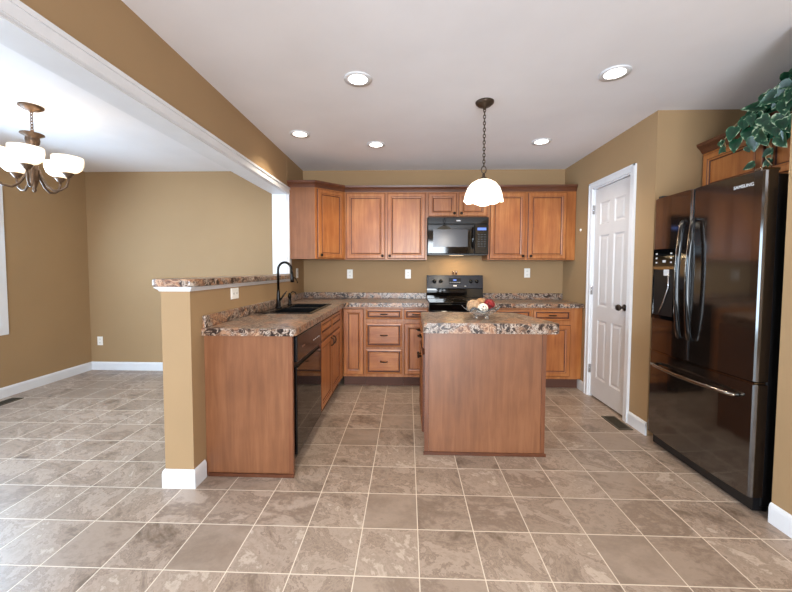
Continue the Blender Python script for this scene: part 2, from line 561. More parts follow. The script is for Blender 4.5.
# cove moulding below the bar ledge
bm = new()
sweep(bm, [(HW0, 3.86), (HW0, 2.06), (XL + .03, 2.06), (XL + .03, 3.86)], [(0, 0), (.006, 0), (.010, .008), (.026, .022), (.026, .026), (0, .026)], 0, 3, z=1.204)
obj('trim_7', bm, M_white, kind='structure')

# window in the left wall
win = thing('window_1', (RL, 2.94, WZ0), None, None, kind='structure')
bm = new()
x0, x1 = RL, RL + .02
box(bm, x0, x1, WY1, WY1 + .075, WZ0 - .09, WZ1 + .075)
box(bm, x0, x1, WY0 - .075, WY0, WZ0 - .09, WZ1 + .075)
box(bm, x0, x1, WY0, WY1, WZ1, WZ1 + .075)
box(bm, x0, x1 + .004, WY0, WY1, WZ0 - .09, WZ0 - .005)
obj('window_frame', bm, M_white, win)
bm = new()
for a, b, c, d in ((WY0, WY0 + .035, WZ0, WZ1), (WY1 - .035, WY1, WZ0, WZ1), (WY0, WY1, WZ0, WZ0 + .035), (WY0, WY1, WZ1 - .035, WZ1), (WY0, WY1, 1.41, 1.45)):
    box(bm, RL - .09, RL - .06, a, b, c, d)
obj('window_sash', bm, M_white, win)
boxobj('window_pane', (RL - .078, RL - .074, WY0 + .03, WY1 - .03, WZ0 + .03, WZ1 - .03), M_pane, win)
bm = new()
box(bm, RL - .045, RL - .005, WY0 + .01, WY1 - .01, WZ1 - .04, WZ1 - .004)
z = WZ0 + .02
while z < WZ1 - .05:
    box(bm, RL - .04, RL - .012, WY0 + .012, WY1 - .012, z, z + .003, M=Matrix.Translation((RL - .026, 0, z)) @ Matrix.Rotation(.2, 4, 'Y') @ Matrix.Translation((-RL + .026, 0, -z)))
    z += .025
obj('window_blind', bm, M_blind, win)

# patio door frame, out of view; unseen rear window frame added for fill light
bm = new()
for a, b, c, d in ((YD1, YD1 + .06, 0, 2.16), (YD2 - .06, YD2, 0, 2.16), (-.05, .01, 0, 2.16), (YD1, YD2, 2.1, 2.16), (YD1, YD2, 0, .05)):
    box(bm, RL - .07, RL - .03, a, b, c, d)
obj('door_2', bm, M_white, kind='structure')
bm = new()
for a, b, c, d in ((RX1, RX1 + .05, .3, 2.3), (RX2 - .05, RX2, .3, 2.3), (.18, .22, .3, 2.3), (RX1, RX2, .3, .35), (RX1, RX2, 2.25, 2.3)):
    box(bm, a, b, YREAR - .07, YREAR - .03, c, d)
obj('rear_fill_window', bm, M_white, kind='structure')

# pantry door
d1 = thing('door_1', (XR, (PY0 + PY1) / 2, 0), None, None, kind='structure')
bm = new()
cw = .06
for a, b, c, d in ((PY0 - cw, PY0, 0, PZ + cw), (PY1, PY1 + cw, 0, PZ + cw), (PY0, PY1, PZ, PZ + cw)):
    box(bm, XR - .016, XR, a, b, c, d)
for a, b, c, d in ((PY0 - cw, PY0 - cw + .016, 0, PZ + cw), (PY1 + cw - .016, PY1 + cw, 0, PZ + cw), (PY0 - cw, PY1 + cw, PZ + cw - .016, PZ + cw)):
    box(bm, XR - .022, XR - .016, a, b, c, d)
box(bm, XR, XR + .1, PY0, PY0 + .012, 0, PZ); box(bm, XR, XR + .1, PY1 - .012, PY1, 0, PZ); box(bm, XR, XR + .1, PY0, PY1, PZ - .012, PZ)
obj('door_casing', bm, M_white, d1)
bm = new()
ly0, ly1, lz0, lz1 = PY0 + .014, PY1 - .014, .018, PZ - .016
W_ = ly1 - ly0
Md = frameM(XR + .016, ly1, 0, -90)
box(bm, XR + .026, XR + .045, ly0, ly1, lz0, lz1)
st = .095; mid = .08
cols_ = [(st, (W_ - mid) / 2 - st), ((W_ + mid) / 2, (W_ - mid) / 2 - st)]
rows_ = [(.22, .61), (.97, .72), (1.80, .22)]
Hd = lz1
# stiles and rails standing proud of the core
def drect(x0_, x1_, z0_, z1_):
    box(bm, x0_, x1_, 0, .012, z0_, z1_, M=Md)
drect(0, st, lz0, Hd); drect(W_ - st, W_, lz0, Hd); drect((W_ - mid) / 2, (W_ + mid) / 2, lz0, Hd)
zs = [lz0] + [q for r_ in rows_ for q in (r_[0], r_[0] + r_[1])] + [Hd]
for i in range(0, len(zs), 2):
    for cx_, cw_ in cols_: drect(cx_, cx_ + cw_, zs[i], zs[i + 1])
for cx_, cw_ in cols_:
    for rz, rh in rows_:
        rings(bm, cw_, rh, [(0, -.012, 0), (0, 0.0, 0), (.012, -.009, 0), (.022, -.009, 0), (.04, -.002, 0)], Md, cx_, rz)
obj('door_leaf', bm, M_door, d1)
bm = new()
lathe(bm, [(0, 0), (.03, 0), (.03, .006), (.012, .010), (.010, .03), (.024, .042), (.030, .056), (.024, .070), (0, .074)], (XR + .016, PY0 + .075, 1.0), 24, 0, Matrix.Rotation(-PI / 2, 4, 'Y'))
obj('door_knob', bm, M_bronze, d1)
for hz in (.25, 1.08, 1.92):
    bm = new(); box(bm, XR - .003, XR + .012, PY1 - .018, PY1 - .010, hz, hz + .09); cyl(bm, (XR - .004, PY1 - .014, hz), (XR - .004, PY1 - .014, hz + .09), .005, 10)
    obj('hinge', bm, M_steel, d1)

# ------------------------------------------------------------------ cabinet pieces
UD = [(0, 0, 1), (0, .013, 1), (.004, .017, 1), (.009, .019, 0), (.040, .019, 0), (.043, .015, 1), (.046, .015, 0), (.054, .013, 0), (.058, .009, 1), (.063, .009, 1), (.068, .011, 0)]
BD = UD
DR = [(0, 0, 1), (0, .012, 1), (.006, .016, 0), (.020, .018, 0), (.024, .010, 1), (.034, .010, 1), (.042, .019, 0)]
TF = [(0, 0, 0), (0, .012, 1), (.006, .015, 0), (.020, .016, 0), (.024, .010, 1), (.030, .010, 1), (.033, .013, 0)]

def front(name, parent, x, y, z, w_, h_, deg, prof, horiz=False):
    bm = new()
    rings(bm, w_, h_, prof, frameM(x, y, z, deg))
    return obj(name, bm, [M_woodh if horiz else M_wood, M_glaze], parent)

def pull(parent, x, y, z, deg, length=.075, vertical=False):
    M = frameM(x, y, z, deg)
    if vertical: M = M @ Matrix.Rotation(PI / 2, 4, 'Y')
    bm = new(); h = length / 2
    tube(bm, [M @ Vector(p) for p in ((-h, 0, 0), (-h * .95, -.018, 0), (-h * .5, -.027, 0), (0, -.029, 0), (h * .5, -.027, 0), (h * .95, -.018, 0), (h, 0, 0))], [.007, .006, .006, .0075, .006, .006, .007], 8)
    return obj('pull_handle', bm, M_bronze, parent)

def knob(parent, x, y, z, deg):
    M = frameM(0, 0, 0, deg) @ Matrix.Rotation(PI / 2, 4, 'X')
    bm = new(); lathe(bm, [(0, 0), (.008, 0), (.006, .012), (.015, .018), (.017, .024), (.012, .030), (0, .032)], (x, y, z), 16, 0, M)
    return obj('knob', bm, M_bronze, parent)

# ---- upper cabinets
UY, UZ0, UZ1 = 4.165, 1.452, 2.245
UP = [(-1.326, 3.90), (-1.03, 3.90), (-.742, 4.165), (.226, 4.165), (.932, 4.165), (1.938, 4.165)]
CROWN = [(0, 0), (.006, 0), (.010, .012), (.018, .030), (.034, .052), (.036, .072), (0, .072)]
def crown(parent, i0, i1):
    bm = new(); sweep(bm, UP, CROWN, i0, i1, z=UZ1 - .004)
    return obj('crown_molding', bm, M_crown, parent)

c = thing('corner_wall_cabinet', (-1.03, 4.2, UZ0), 'maple upper cabinet set diagonally in the left corner, single door', 'cabinet')
bm = new(); prism(bm, [(-1.326, YB - .002), (-1.326, 3.90), (-1.03, 3.90), (-.745, 4.165), (-.745, YB - .002)], UZ0, UZ1)
obj('carcass', bm, M_panelwood, c)
ang = math.degrees(math.atan2(.265, .288)); dl = math.hypot(.265, .288)
ux, uy = .288 / dl, .265 / dl
bm = new()
box(bm, 0, dl, -.004, 0, 0, UZ1 - UZ0 - .004, M=frameM(-1.03, 3.90, UZ0 + .001, ang))
obj('face_frame', bm, M_wood, c)
dd = front('door', c, -1.03 + ux * .025 + uy * .005, 3.90 + uy * .025 - ux * .005, UZ0 + .012, dl - .05, UZ1 - UZ0 - .03, ang, UD)
knob(dd, -1.03 + ux * .062 + uy * .022, 3.90 + uy * .062 - ux * .022, UZ0 + .045, ang)
crown(c, 0, 2)

def upper(x0, x1, z0, label, splits, knobz, ci, side=None):
    c = thing('wall_cabinet', ((x0 + x1) / 2, 4.3, z0), label, 'cabinet')
    bm = new(); box(bm, x0, x1, UY + .003, YB - .002, z0, UZ1)
    obj('carcass', bm, M_panelwood, c)
    bm = new(); box(bm, x0, x1, UY, UY + .0025, z0, UZ1)
    obj('face_frame', bm, M_wood, c)
    for i, (a, b, kx) in enumerate(splits):
        d = front('door', c, a, UY - .001, z0 + .012, b - a, UZ1 - z0 - .03, 0, UD)
        knob(d, kx, UY - .018, z0 + .045, 0)
    crown(c, *ci)
    return c
upper(-.742, .225, UZ0, 'double-door maple upper cabinet left of the microwave', [(-.722, -.266, -.295), (-.238, .205, -.21)], 0, (2, 3))
upper(.227, .931, 1.945, 'short two-door maple cabinet directly above the black microwave', [(.240, .566, .54), (.592, .918, .62)], 0, (3, 4))
upper(.933, 1.937, UZ0, 'double-door maple upper cabinet right of the microwave', [(.955, 1.362, 1.332), (1.392, 1.828, 1.422)], 0, (4, 5))

# ---- base cabinets on the back wall
BY = 3.95
def base(x0, x1, label, ty=.06, name='base_cabinet'):
    c = thing(name, ((x0 + x1) / 2, 4.2, 0), label, 'cabinet')
    boxobj('carcass', (x0, x1, BY + .003, YB - .004, .118, CTU - .002), M_panelwood, c)
    boxobj('face_frame', (x0, x1, BY, BY + .0025, .118, CTU - .002), M_wood, c)
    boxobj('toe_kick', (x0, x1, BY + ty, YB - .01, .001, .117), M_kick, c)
    return c
DT, DB = .893, .155
c = base(-.728, -.482, 'narrow full-height single-door base cabinet in the inner corner by the peninsula')
front('door', c, -.722, BY - .001, DB - .01, .228, DT - DB + .01, 0, BD)
c = base(-.480, -.046, 'base cabinet with a stack of three drawers')
for z0, z1 in ((.778, DT), (.462, .730), (.155, .437)):
    d = front('drawer', c, -.468, BY - .001, z0, .408, z1 - z0, 0, DR, True)
    pull(d, -.264, BY - .018, (z0 + z1) / 2, 0)
c = base(-.044, .236, 'narrow base cabinet with one drawer over one door, left of the range')
d = front('drawer', c, -.034, BY - .001, .778, .262, DT - .778, 0, DR, True); pull(d, .097, BY - .018, .835, 0)
d = front('door', c, -.034, BY - .001, .153, .262, .577, 0, BD); knob(d, .2, BY - .018, .67, 0)
c = base(.945, 1.382, 'base cabinet right of the range, half hidden by the island')
d = front('drawer', c, .957, BY - .001, .778, .413, DT - .778, 0, DR, True); pull(d, 1.164, BY - .018, .835, 0)
d = front('door', c, .957, BY - .001, .150, .413, .577, 0, BD); knob(d, 1.0, BY - .018, .67, 0)
c = base(1.384, 1.938, 'base cabinet at the right end beside the pantry door')
d = front('drawer', c, 1.402, BY - .001, .778, .405, DT - .778, 0, DR, True); pull(d, 1.605, BY - .018, .835, 0)
d = front('door', c, 1.402, BY - .001, .150, .405, .577, 0, BD); knob(d, 1.445, BY - .018, .67, 0)

# ---- peninsula
PX = -.735
c = thing('peninsula_end_panel', (-1.01, 2.2, 0), 'flat maple end panel closing the peninsula, facing the room', 'panel')
boxobj('side_panel', (XL + .032, PX + .004, 2.192, 2.212, .001, CTU - .002), M_panelwood, c)
boxobj('corner_stile', (PX - .02, PX + .008, 2.186, 2.2125, .001, CTU - .002), M_stile, c)
boxobj('shoe_molding', (XL + .05, PX + .012, 2.176, 2.186, .001, .022), M_crown, c)
c = thing('sink_base_cabinet', (-1.0, 3.3, 0), 'peninsula base cabinet under the sink with false drawer fronts and two doors', 'cabinet')
SY0, SY1 = 2.875, 3.945
boxobj('carcass', (XL + .034, PX - .003, SY0, 3.945, .118, .74), M_panelwood, c)
boxobj('face_frame', (PX - .0025, PX, SY0, SY1, .118, CTU - .002), M_wood, c)
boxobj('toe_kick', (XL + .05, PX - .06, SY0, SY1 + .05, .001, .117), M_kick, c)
for a, b in ((2.89, 3.30), (3.315, 3.725)):
    front('false_drawer_front', c, PX + .001, a, .778, b - a, DT - .778, 90, DR, True)
    d = front('door', c, PX + .001, a, .150, b - a, .572, 90, BD)
    pull(d, PX + .018, 3.262 if a < 3 else 3.353, .66, 90, .07, True)
boxobj('filler_strip', (PX + .0005, PX + .003, 3.735, 3.944, .118, CTU - .002), M_wood, c)

dw = thing('dishwasher', (-1.0, 2.55, 0), 'black built-in dishwasher in the peninsula next to the end panel', 'dishwasher')
DY0, DY1 = 2.228, 2.868
boxobj('tub', (XL + .034, PX - .03, DY0, DY1, .10, CTU - .006), M_blackm, dw)
boxobj('door', (PX - .029, PX + .022, DY0 + .004, DY1 - .004, .125, .70), M_black, dw, bev=.006)
cp = boxobj('control_panel', (PX - .029, PX + .026, DY0 + .004, DY1 - .004, .735, CTU - .012), M_panelblack, dw, bev=.006)
boxobj('handle_recess', (PX - .028, PX + .006, DY0 + .006, DY1 - .006, .7005, .7345), M_blackm, dw)
for i in range(4): boxobj('control_mark', (PX + .0261, PX + .0268, 2.62 + i * .05, 2.645 + i * .05, .80, .806), M_grey, cp)
bm = new(); box(bm, PX + .026, PX + .027, 2.33, 2.40, .812, .824); obj('badge', bm, M_steel, cp)
boxobj('toe_panel', (PX - .08, PX - .05, DY0, DY1, .002, .099), M_blackm, dw)
boxobj('mounting_strip', (PX - .029, PX - .008, DY0 - .010, DY0 - .001, .13, .62), M_steel, dw)

# ---- worktops
def round_poly(pts, rads, n=6):
    out = []
    N = len(pts)
    for i in range(N):
        r = rads[i]
        p = Vector(pts[i])
        if r == 0: out.append(tuple(p)); continue
        a = (Vector(pts[i - 1]) - p).normalized(); b = (Vector(pts[(i + 1) % N]) - p).normalized()
        th = a.angle(b); t = r / math.tan(th / 2)
        c_ = p + (a + b).normalized() * (r / math.sin(th / 2))
        s = (p + a * t) - c_; e = (p + b * t) - c_
        a0 = math.atan2(s.y, s.x); a1 = math.atan2(e.y, e.x)
        da = (a1 - a0 + PI) % (2 * PI) - PI
        for k in range(n + 1):
            q = a0 + da * k / n
            out.append((c_.x + r * math.cos(q), c_.y + r * math.sin(q)))
    return out

SX0, SX1, SKY0, SKY1 = -1.255, -.80, 2.90, 3.70
FX, FY = PX + .035, BY - .035
c = thing('kitchen_worktop', (-.9, 3.3, CTU), 'L-shaped mottled brown and cream worktop over the peninsula and the left of the back wall', 'worktop')
bm = new()
wx0 = XL + .0325
sk = .012
prism(bm, round_poly([(wx0, 2.165), (FX, 2.165), (FX, SKY0 + sk), (wx0, SKY0 + sk)], [0, .035, 0, 0]), CTU, CT, bev=0)
prism(bm, [(SX1 - sk, SKY0 + sk), (FX, SKY0 + sk), (FX, SKY1 - sk), (SX1 - sk, SKY1 - sk)], CTU, CT)
prism(bm, [(wx0, SKY0 + sk), (SX0 + sk, SKY0 + sk), (SX0 + sk, SKY1 - sk), (wx0, SKY1 - sk)], CTU, CT)
prism(bm, [(wx0, SKY1 - sk), (FX, SKY1 - sk), (FX, FY - .05), (FX + .05, FY), (.238, FY), (.238, YB - .001), (XL + .002, YB - .001), (XL + .002, 3.882), (wx0, 3.882)], CTU, CT)
obj('worktop_slab', bm, M_lam, c)
bm = new()
box(bm, wx0, wx0 + .02, 2.175, 3.878, CT + .0003, CT + .078, bev=.004)
box(bm, XL + .0015, XL + .0215, 3.882, YB - .022, CT + .0003, CT + .078, bev=.004)
box(bm, XL + .0015, .238, YB - .0215, YB - .001, CT + .0003, CT + .078, bev=.004)
obj('backsplash', bm, M_lam, c)
c = thing('side_worktop', (1.45, 4.2, CTU), 'straight mottled brown worktop between the range and the right wall', 'worktop')
bm = new(); prism(bm, [(.945, FY), (XR - .003, FY), (XR - .003, YB - .001), (.945, YB - .001)], CTU, CT, bev=.006)
obj('worktop_slab', bm, M_lam, c)
bm = new(); box(bm, .945, XR - .003, YB - .0215, YB - .001, CT + .0003, CT + .078, bev=.004)
obj('backsplash', bm, M_lam, c)

bm = new()
prism(bm, round_poly([(-1.532, 2.03), (-1.268, 2.03), (-1.268, 3.862), (-1.532, 3.862)], [.05, .03, 0, 0]), 1.232, 1.277, bev=.010)
obj('bar_ledge', bm, M_lam, org=(-1.4, 2.9, 1.232), label='long raised bar ledge of mottled stone-look laminate on top of the half wall', cat='bar top')

# ---- sink and taps
s = thing('kitchen_sink', (-1.03, 3.3, .76), 'black drop-in double bowl sink set into the peninsula worktop', 'sink')
bm = new()
zr = CT + .008
def rim(x0, x1, y0, y1): box(bm, x0, x1, y0, y1, CT + .0005, zr, bev=.003)
rim(SX0, SX0 + .085, SKY0, SKY1); rim(SX1 - .03, SX1, SKY0, SKY1)
rim(SX0 + .085, SX1 - .03, SKY0, SKY0 + .03); rim(SX0 + .085, SX1 - .03, SKY1 - .03, SKY1)
rim(SX0 + .085, SX1 - .03, 3.285, 3.315)
obj('rim', bm, M_sink, s)
for a, b in ((SKY0 + .03, 3.285), (3.315, SKY1 - .03)):
    bm = new(); x0, x1 = SX0 + .085, SX1 - .03; zb = .775; t = .006
    box(bm, x0, x0 + t, a, b, zb, CT); box(bm, x1 - t, x1, a, b, zb, CT); box(bm, x0, x1, a, a + t, zb, CT); box(bm, x0, x1, b - t, b, zb, CT); box(bm, x0, x1, a, b, zb - t, zb)
    lathe(bm, [(0, .001), (.04, .001), (.042, .004), (.03, .004), (.028, .002), (0, .002)], ((x0 + x1) / 2, (a + b) / 2, zb), 20)
    obj('bowl', bm, M_sink, s)
fx, fy = -1.215, 3.27
f = thing('kitchen_faucet', (fx, fy, zr), 'tall dark gooseneck kitchen faucet arching over the sink', 'faucet')
bm = new()
lathe(bm, [(0, 0), (.03, 0), (.03, .008), (.022, .014), (.018, .09), (.0135, .16)], (fx, fy, zr), 20)
pts = [(fx, fy, zr + .14), (fx, fy, 1.33)]
rad_ = .062
for k in range(1, 13):
    a = PI - PI * k / 12
    pts.append((fx + rad_ + rad_ * math.cos(a), fy + .01 * k / 12, 1.33 + rad_ * 1.15 * math.sin(a)))
tube(bm, pts, .0115, 12)
obj('spout', bm, M_faucet, f)
bm = new()
hx = fx + 2 * rad_
tube(bm, [(hx, fy + .01, 1.332), (hx + .004, fy + .01, 1.29), (hx + .006, fy + .01, 1.245), (hx + .007, fy + .01, 1.215)], [.012, .015, .017, .019], 14)
obj('spray_head', bm, M_faucet, f)
bm = new(); tube(bm, [(fx + .02, fy - .005, 1.05), (fx + .04, fy - .01, 1.075), (fx + .085, fy - .015, 1.13)], [.010, .008, .006], 10)
obj('lever', bm, M_faucet, f)
bm = new(); tube(bm, [(hx + .016, fy + .01, 1.26), (hx + .04, fy + .01, 1.25), (hx + .052, fy + .01, 1.225), (hx + .055, fy + .01, 1.205)], .005, 8)
obj('spray_trigger', bm, M_faucet, f)
# second, smaller dispenser tap
sx_, sy_ = -1.208, 3.57
f = thing('soap_dispenser', (sx_, sy_, zr), 'short dark soap dispenser beside the tall gooseneck faucet', 'dispenser')
bm = new(); lathe(bm, [(0, 0), (.024, 0), (.024, .006), (.016, .012), (.014, .07), (.018, .075), (.018, .10), (.010, .12), (0, .122)], (sx_, sy_, zr), 18)
obj('pump_body', bm, M_faucet, f)
bm = new(); tube(bm, [(sx_, sy_, zr + .11), (sx_ + .03, sy_, zr + .135), (sx_ + .06, sy_, zr + .125), (sx_ + .066, sy_, zr + .105)], .006, 8)
obj('nozzle', bm, M_faucet, f)

# ------------------------------------------------------------------ island
IX0, IX1, IY0, IY1 = .126, .985, 2.505, 3.06
isl = thing('kitchen_island', (.55, 2.8, 0), 'free-standing maple kitchen island with plain panel facing the room', 'island')
boxobj('carcass', (IX0 + .05, IX1 - .004, IY0 + .006, IY1, .001, CTU - .027), M_panelwood, isl)
boxobj('upper_carcass', (IX0 + .003, IX0 + .05, IY0 + .006, IY1, .112, CTU - .027), M_panelwood, isl)
boxobj('front_panel', (IX0 + .032, IX1 - .03, IY0 + .001, IY0 + .0055, .001, CTU - .027), M_panelwood, isl)
boxobj('corner_stile', (IX0, IX0 + .031, IY0 - .002, IY0 + .0058, .001, CTU - .027), M_stile, isl)
boxobj('corner_stile', (IX1 - .029, IX1, IY0 - .002, IY0 + .0058, .001, CTU - .027), M_stile, isl)
boxobj('shoe_molding', (IX0 - .006, IX1 + .008, IY0 - .012, IY0 - .0025, .001, .022), M_crown, isl)
for a, b in ((IY1 - .012, 2.80), (2.785, IY0 + .03)):
    bm = new(); rings(bm, a - b, DT - .778, DR, frameM(IX0 + .002, a, .768, -90)); d = obj('drawer', bm, [M_woodh, M_glaze], isl)
    pull(d, IX0 - .015, (a + b) / 2, .835, -90)
    bm = new(); rings(bm, a - b, .572, BD, frameM(IX0 + .002, a, .150, -90)); d = obj('door', bm, [M_wood, M_glaze], isl)
    knob(d, IX0 - .015, 2.83 if a > 2.9 else 2.74, .66, -90)
bm = new()
prism(bm, round_poly([(.112, 2.455), (1.062, 2.455), (1.058, 2.52), (.925, 3.10), (.118, 3.10)], [.025, .03, .03, .06, .03]), .893, CT, bev=.010)
obj('island_countertop', bm, M_lam, org=(.57, 2.8, .893), label='mottled cream and brown island countertop with clipped corners', cat='countertop')

# ------------------------------------------------------------------ range
rg = thing('kitchen_range', (.585, 4.2, 0), 'black freestanding electric range with raised control backguard', 'range')
RX0_, RX1_ = .242, .940
boxobj('oven_body', (RX0_, RX1_, 3.93, 4.45, .03, .955), M_blackm, rg)
ct = boxobj('cooktop', (RX0_, RX1_, 3.90, 4.40, .9555, .975), M_glassblack, rg, bev=.005)
for x, y, r in ((.42, 4.03, .10), (.77, 4.03, .08), (.42, 4.27, .08), (.77, 4.27, .10)):
    bm = new(); lathe(bm, [(r, 0), (r, .0008), (r - .004, .0008), (r - .004, 0)], (x, y, .9752), 32)
    obj('burner_ring', bm, M_slot, ct)
boxobj('oven_door', (RX0_ + .004, RX1_ - .004, 3.895, 3.928, .26, .88), M_black, rg, bev=.006)
boxobj('front_rail', (RX0_ + .002, RX1_ - .002, 3.90, 3.929, .885, .954), M_black, rg, bev=.004)
boxobj('oven_window', (RX0_ + .12, RX1_ - .12, 3.892, 3.8945, .40, .72), M_glassblack, rg)
bm = new(); tube(bm, [(RX0_ + .05, 3.895, .82), (RX0_ + .06, 3.86, .82), (RX1_ - .06, 3.86, .82), (RX1_ - .05, 3.895, .82)], .011, 10)
obj('oven_handle', bm, M_black, rg)
boxobj('storage_drawer', (RX0_ + .004, RX1_ - .004, 3.90, 3.929, .05, .25), M_black, rg, bev=.006)
bm = new()
prism(bm, [(4.420, .976), (4.472, .976), (4.472, 1.268), (4.43, 1.268), (4.402, 1.108), (4.420, 1.100)], 0, RX1_ - RX0_, bev=.004, M=Matrix(((0, 0, 1, RX0_), (1, 0, 0, 0), (0, 1, 0, 0), (0, 0, 0, 1))))
bg = obj('backguard', bm, M_guard, rg)
boxobj('lower_vent_strip', (RX0_ + .004, RX1_ - .004, 4.412, 4.4195, .978, 1.099), M_glassblack, bg)
tilt = math.atan2(.03, .175)
def bgp(x, z): # point on the tilted face
    return (x, 4.40 + (z - 1.10) * .03 / .175 - .0008, z)
for kx in (.335, .415, .785, .86):
    bm = new(); Mk = Matrix.Rotation(PI / 2 - tilt, 4, 'X')
    lathe(bm, [(0, 0), (.024, 0), (.023, .008), (.018, .010), (.016, .026), (0, .028)], bgp(kx, 1.19), 20, 0, Mk)
    k_ = obj('knob', bm, M_black, bg)
    bm = new(); a = bgp(kx, 1.19); lathe(bm, [(.028, 0), (.031, 0), (.031, .001), (.028, .001)], a, 24, 0, Mk); obj('dial_ring', bm, M_mwwin, k_)
Mt = lambda x, z: Matrix.Translation(bgp(x, z)) @ Matrix.Rotation(-tilt, 4, 'X')
bm = new(); box(bm, -.075, .075, -.003, 0, -.03, .04, M=Mt(.59, 1.19)); dp = obj('display', bm, M_glassblack, bg)
bm = new(); box(bm, -.02, .02, -.0036, -.0031, .008, .026, M=Mt(.59, 1.19)); obj('clock_digits', bm, M_blue, dp)
for i in range(6):
    bm = new(); box(bm, -.065 + i * .024, -.052 + i * .024, -.0036, -.0031, -.014, -.008, M=Mt(.59, 1.19)); obj('touch_key', bm, M_grey, dp)
bm = new(); box(bm, -.022, .022, -.0008, .0002, -.062, -.046, M=Mt(.59, 1.19)); obj('badge', bm, M_grey, bg)
bm = new(); box(bm, .12, .14, -.0008, .0002, -.062, -.054, M=Mt(.59, 1.19)); obj('printed_mark', bm, M_grey, bg)
for i, (x, lab) in enumerate(((.571, 'small brown shaker on top of the range backguard, left of the pair'), (.609, 'small brown shaker on top of the range backguard, right of the pair'))):
    t = thing('shaker', (x, 4.452, 1.2755), lab, 'shaker', 'shakers on the range backguard')
    bm = new(); lathe(bm, [(0, 0), (.011, 0), (.011, .024), (.008, .032), (0, .032)], (x, 4.452, 1.2755), 14); obj('jar', bm, M_shaker, t)
    bm = new(); lathe(bm, [(.0085, .0322), (.0085, .040), (.005, .043), (0, .043), (0, .0322)], (x, 4.452, 1.2755), 14); obj('lid', bm, M_steel, t)

# ------------------------------------------------------------------ microwave
mw = thing('microwave', (.58, 4.3, 1.53), 'black over-the-range microwave under the short cabinet', 'microwave')
mx0, mx1 = .229, .929; MY = 4.10
boxobj('body', (mx0, mx1, MY + .021, YB - .003, 1.512, 1.943), M_blackm, mw)
boxobj('vent_grille', (mx0, mx1, MY, MY + .0205, 1.862, 1.943), M_black, mw, bev=.005)
dr_ = boxobj('door', (mx0, .766, MY - .006, MY + .0205, 1.520, 1.858), M_black, mw, bev=.007)
boxobj('window', (mx0 + .065, .69, MY - .0085, MY - .0065, 1.60, 1.80), M_mwwin, dr_)
cp = boxobj('control_panel', (.770, mx1, MY - .003, MY + .0205, 1.520, 1.858), M_black, mw, bev=.006)
boxobj('display', (.80, .90, MY - .0045, MY - .0032, 1.79, 1.82), M_blue, cp)
bm = new()
for r_ in range(6):
    for q in range(3): box(bm, .806 + q * .034, .828 + q * .034, MY - .0042, MY - .0032, 1.60 + r_ * .027, 1.613 + r_ * .027)
obj('keypad', bm, M_blackm, cp)
bm = new(); tube(bm, [(.745, MY - .006, 1.58), (.745, MY - .035, 1.60), (.745, MY - .040, 1.70), (.745, MY - .035, 1.80), (.745, MY - .006, 1.82)], .009, 10)
obj('handle', bm, M_black, dr_)
bm = new(); box(bm, .56, .605, MY - .0012, MY - .0002, 1.893, 1.908); obj('badge', bm, M_grey, mw)
boxobj('bottom_panel', (mx0 + .02, mx1 - .02, MY + .03, YB - .05, 1.5065, 1.5115), M_blackm, mw)
boxobj('lamp_lens', (.50, .66, MY + .10, MY + .17, 1.5045, 1.506), M_undermw, mw)
area('cooktop_lamp_light', (.58, MY + .16, 1.498), (0, 0, 0), .16, .10, 2.2, (1.0, .72, .40))

# ------------------------------------------------------------------ refrigerator
fr = thing('refrigerator', (2.2, 2.35, 0), 'glossy black french door refrigerator with bottom freezer drawer', 'refrigerator')
FX0, RY0, RY1, RZ1, RZM = 1.862, 1.935, 2.765, 1.872, .728
boxobj('cabinet_body', (FX0 + .085, 2.60, RY0 + .012, RY1 - .012, .04, RZ1 - .02), M_blackm, fr, bev=.004)
def fdoor(name, y0, y1, z0, z1):
    # slightly bowed door front
    bm = new(); n = 8; pts = []
    yc = (RY0 + RY1) / 2
    for i in range(n + 1):
        y = y0 + (y1 - y0) * i / n
        pts.append((FX0 + .014 * ((y - yc) / .415) ** 2, y))
    r_ = .014
    a0, a1 = pts[0], pts[-1]
    pts = [(a0[0] + r_, y0), (a0[0] + r_ * .3, y0 + r_ * .3), (a0[0] - .0005, y0 + r_)] + pts[1:-1] + [(a1[0] - .0005, y1 - r_), (a1[0] + r_ * .3, y1 - r_ * .3), (a1[0] + r_, y1)]
    poly = [(FX0 + .08, y0), *pts, (FX0 + .08, y1)]
    prism(bm, list(reversed(poly)), z0, z1, bev=.004, seg=2)
    return obj(name, bm, M_fridge, fr)
YS = 2.386
ld = fdoor('left_door', YS + .004, RY1, RZM + .008, RZ1)
rd = fdoor('right_door', RY0, YS - .004, RZM + .008, RZ1)
fz = fdoor('freezer_drawer', RY0, RY1, .095, RZM - .006)
for nm, y in (('seam_trim', YS),):
    boxobj(nm, (FX0 - .002, FX0 + .07, y - .0032, y + .0032, RZM + .012, RZ1 - .004), M_steel, fr)
bm = new(); n = 12; pp = []
for i in range(n + 1):
    y = RY0 + .004 + (RY1 - RY0 - .008) * i / n
    pp.append((FX0 - .002 + .014 * ((y - (RY0 + RY1) / 2) / .415) ** 2, y))
prism(bm, [(FX0 + .07, pp[-1][1]), *reversed(pp), (FX0 + .07, pp[0][1])], RZM - .003, RZM + .005)
obj('drawer_trim', bm, M_smoke, fr)
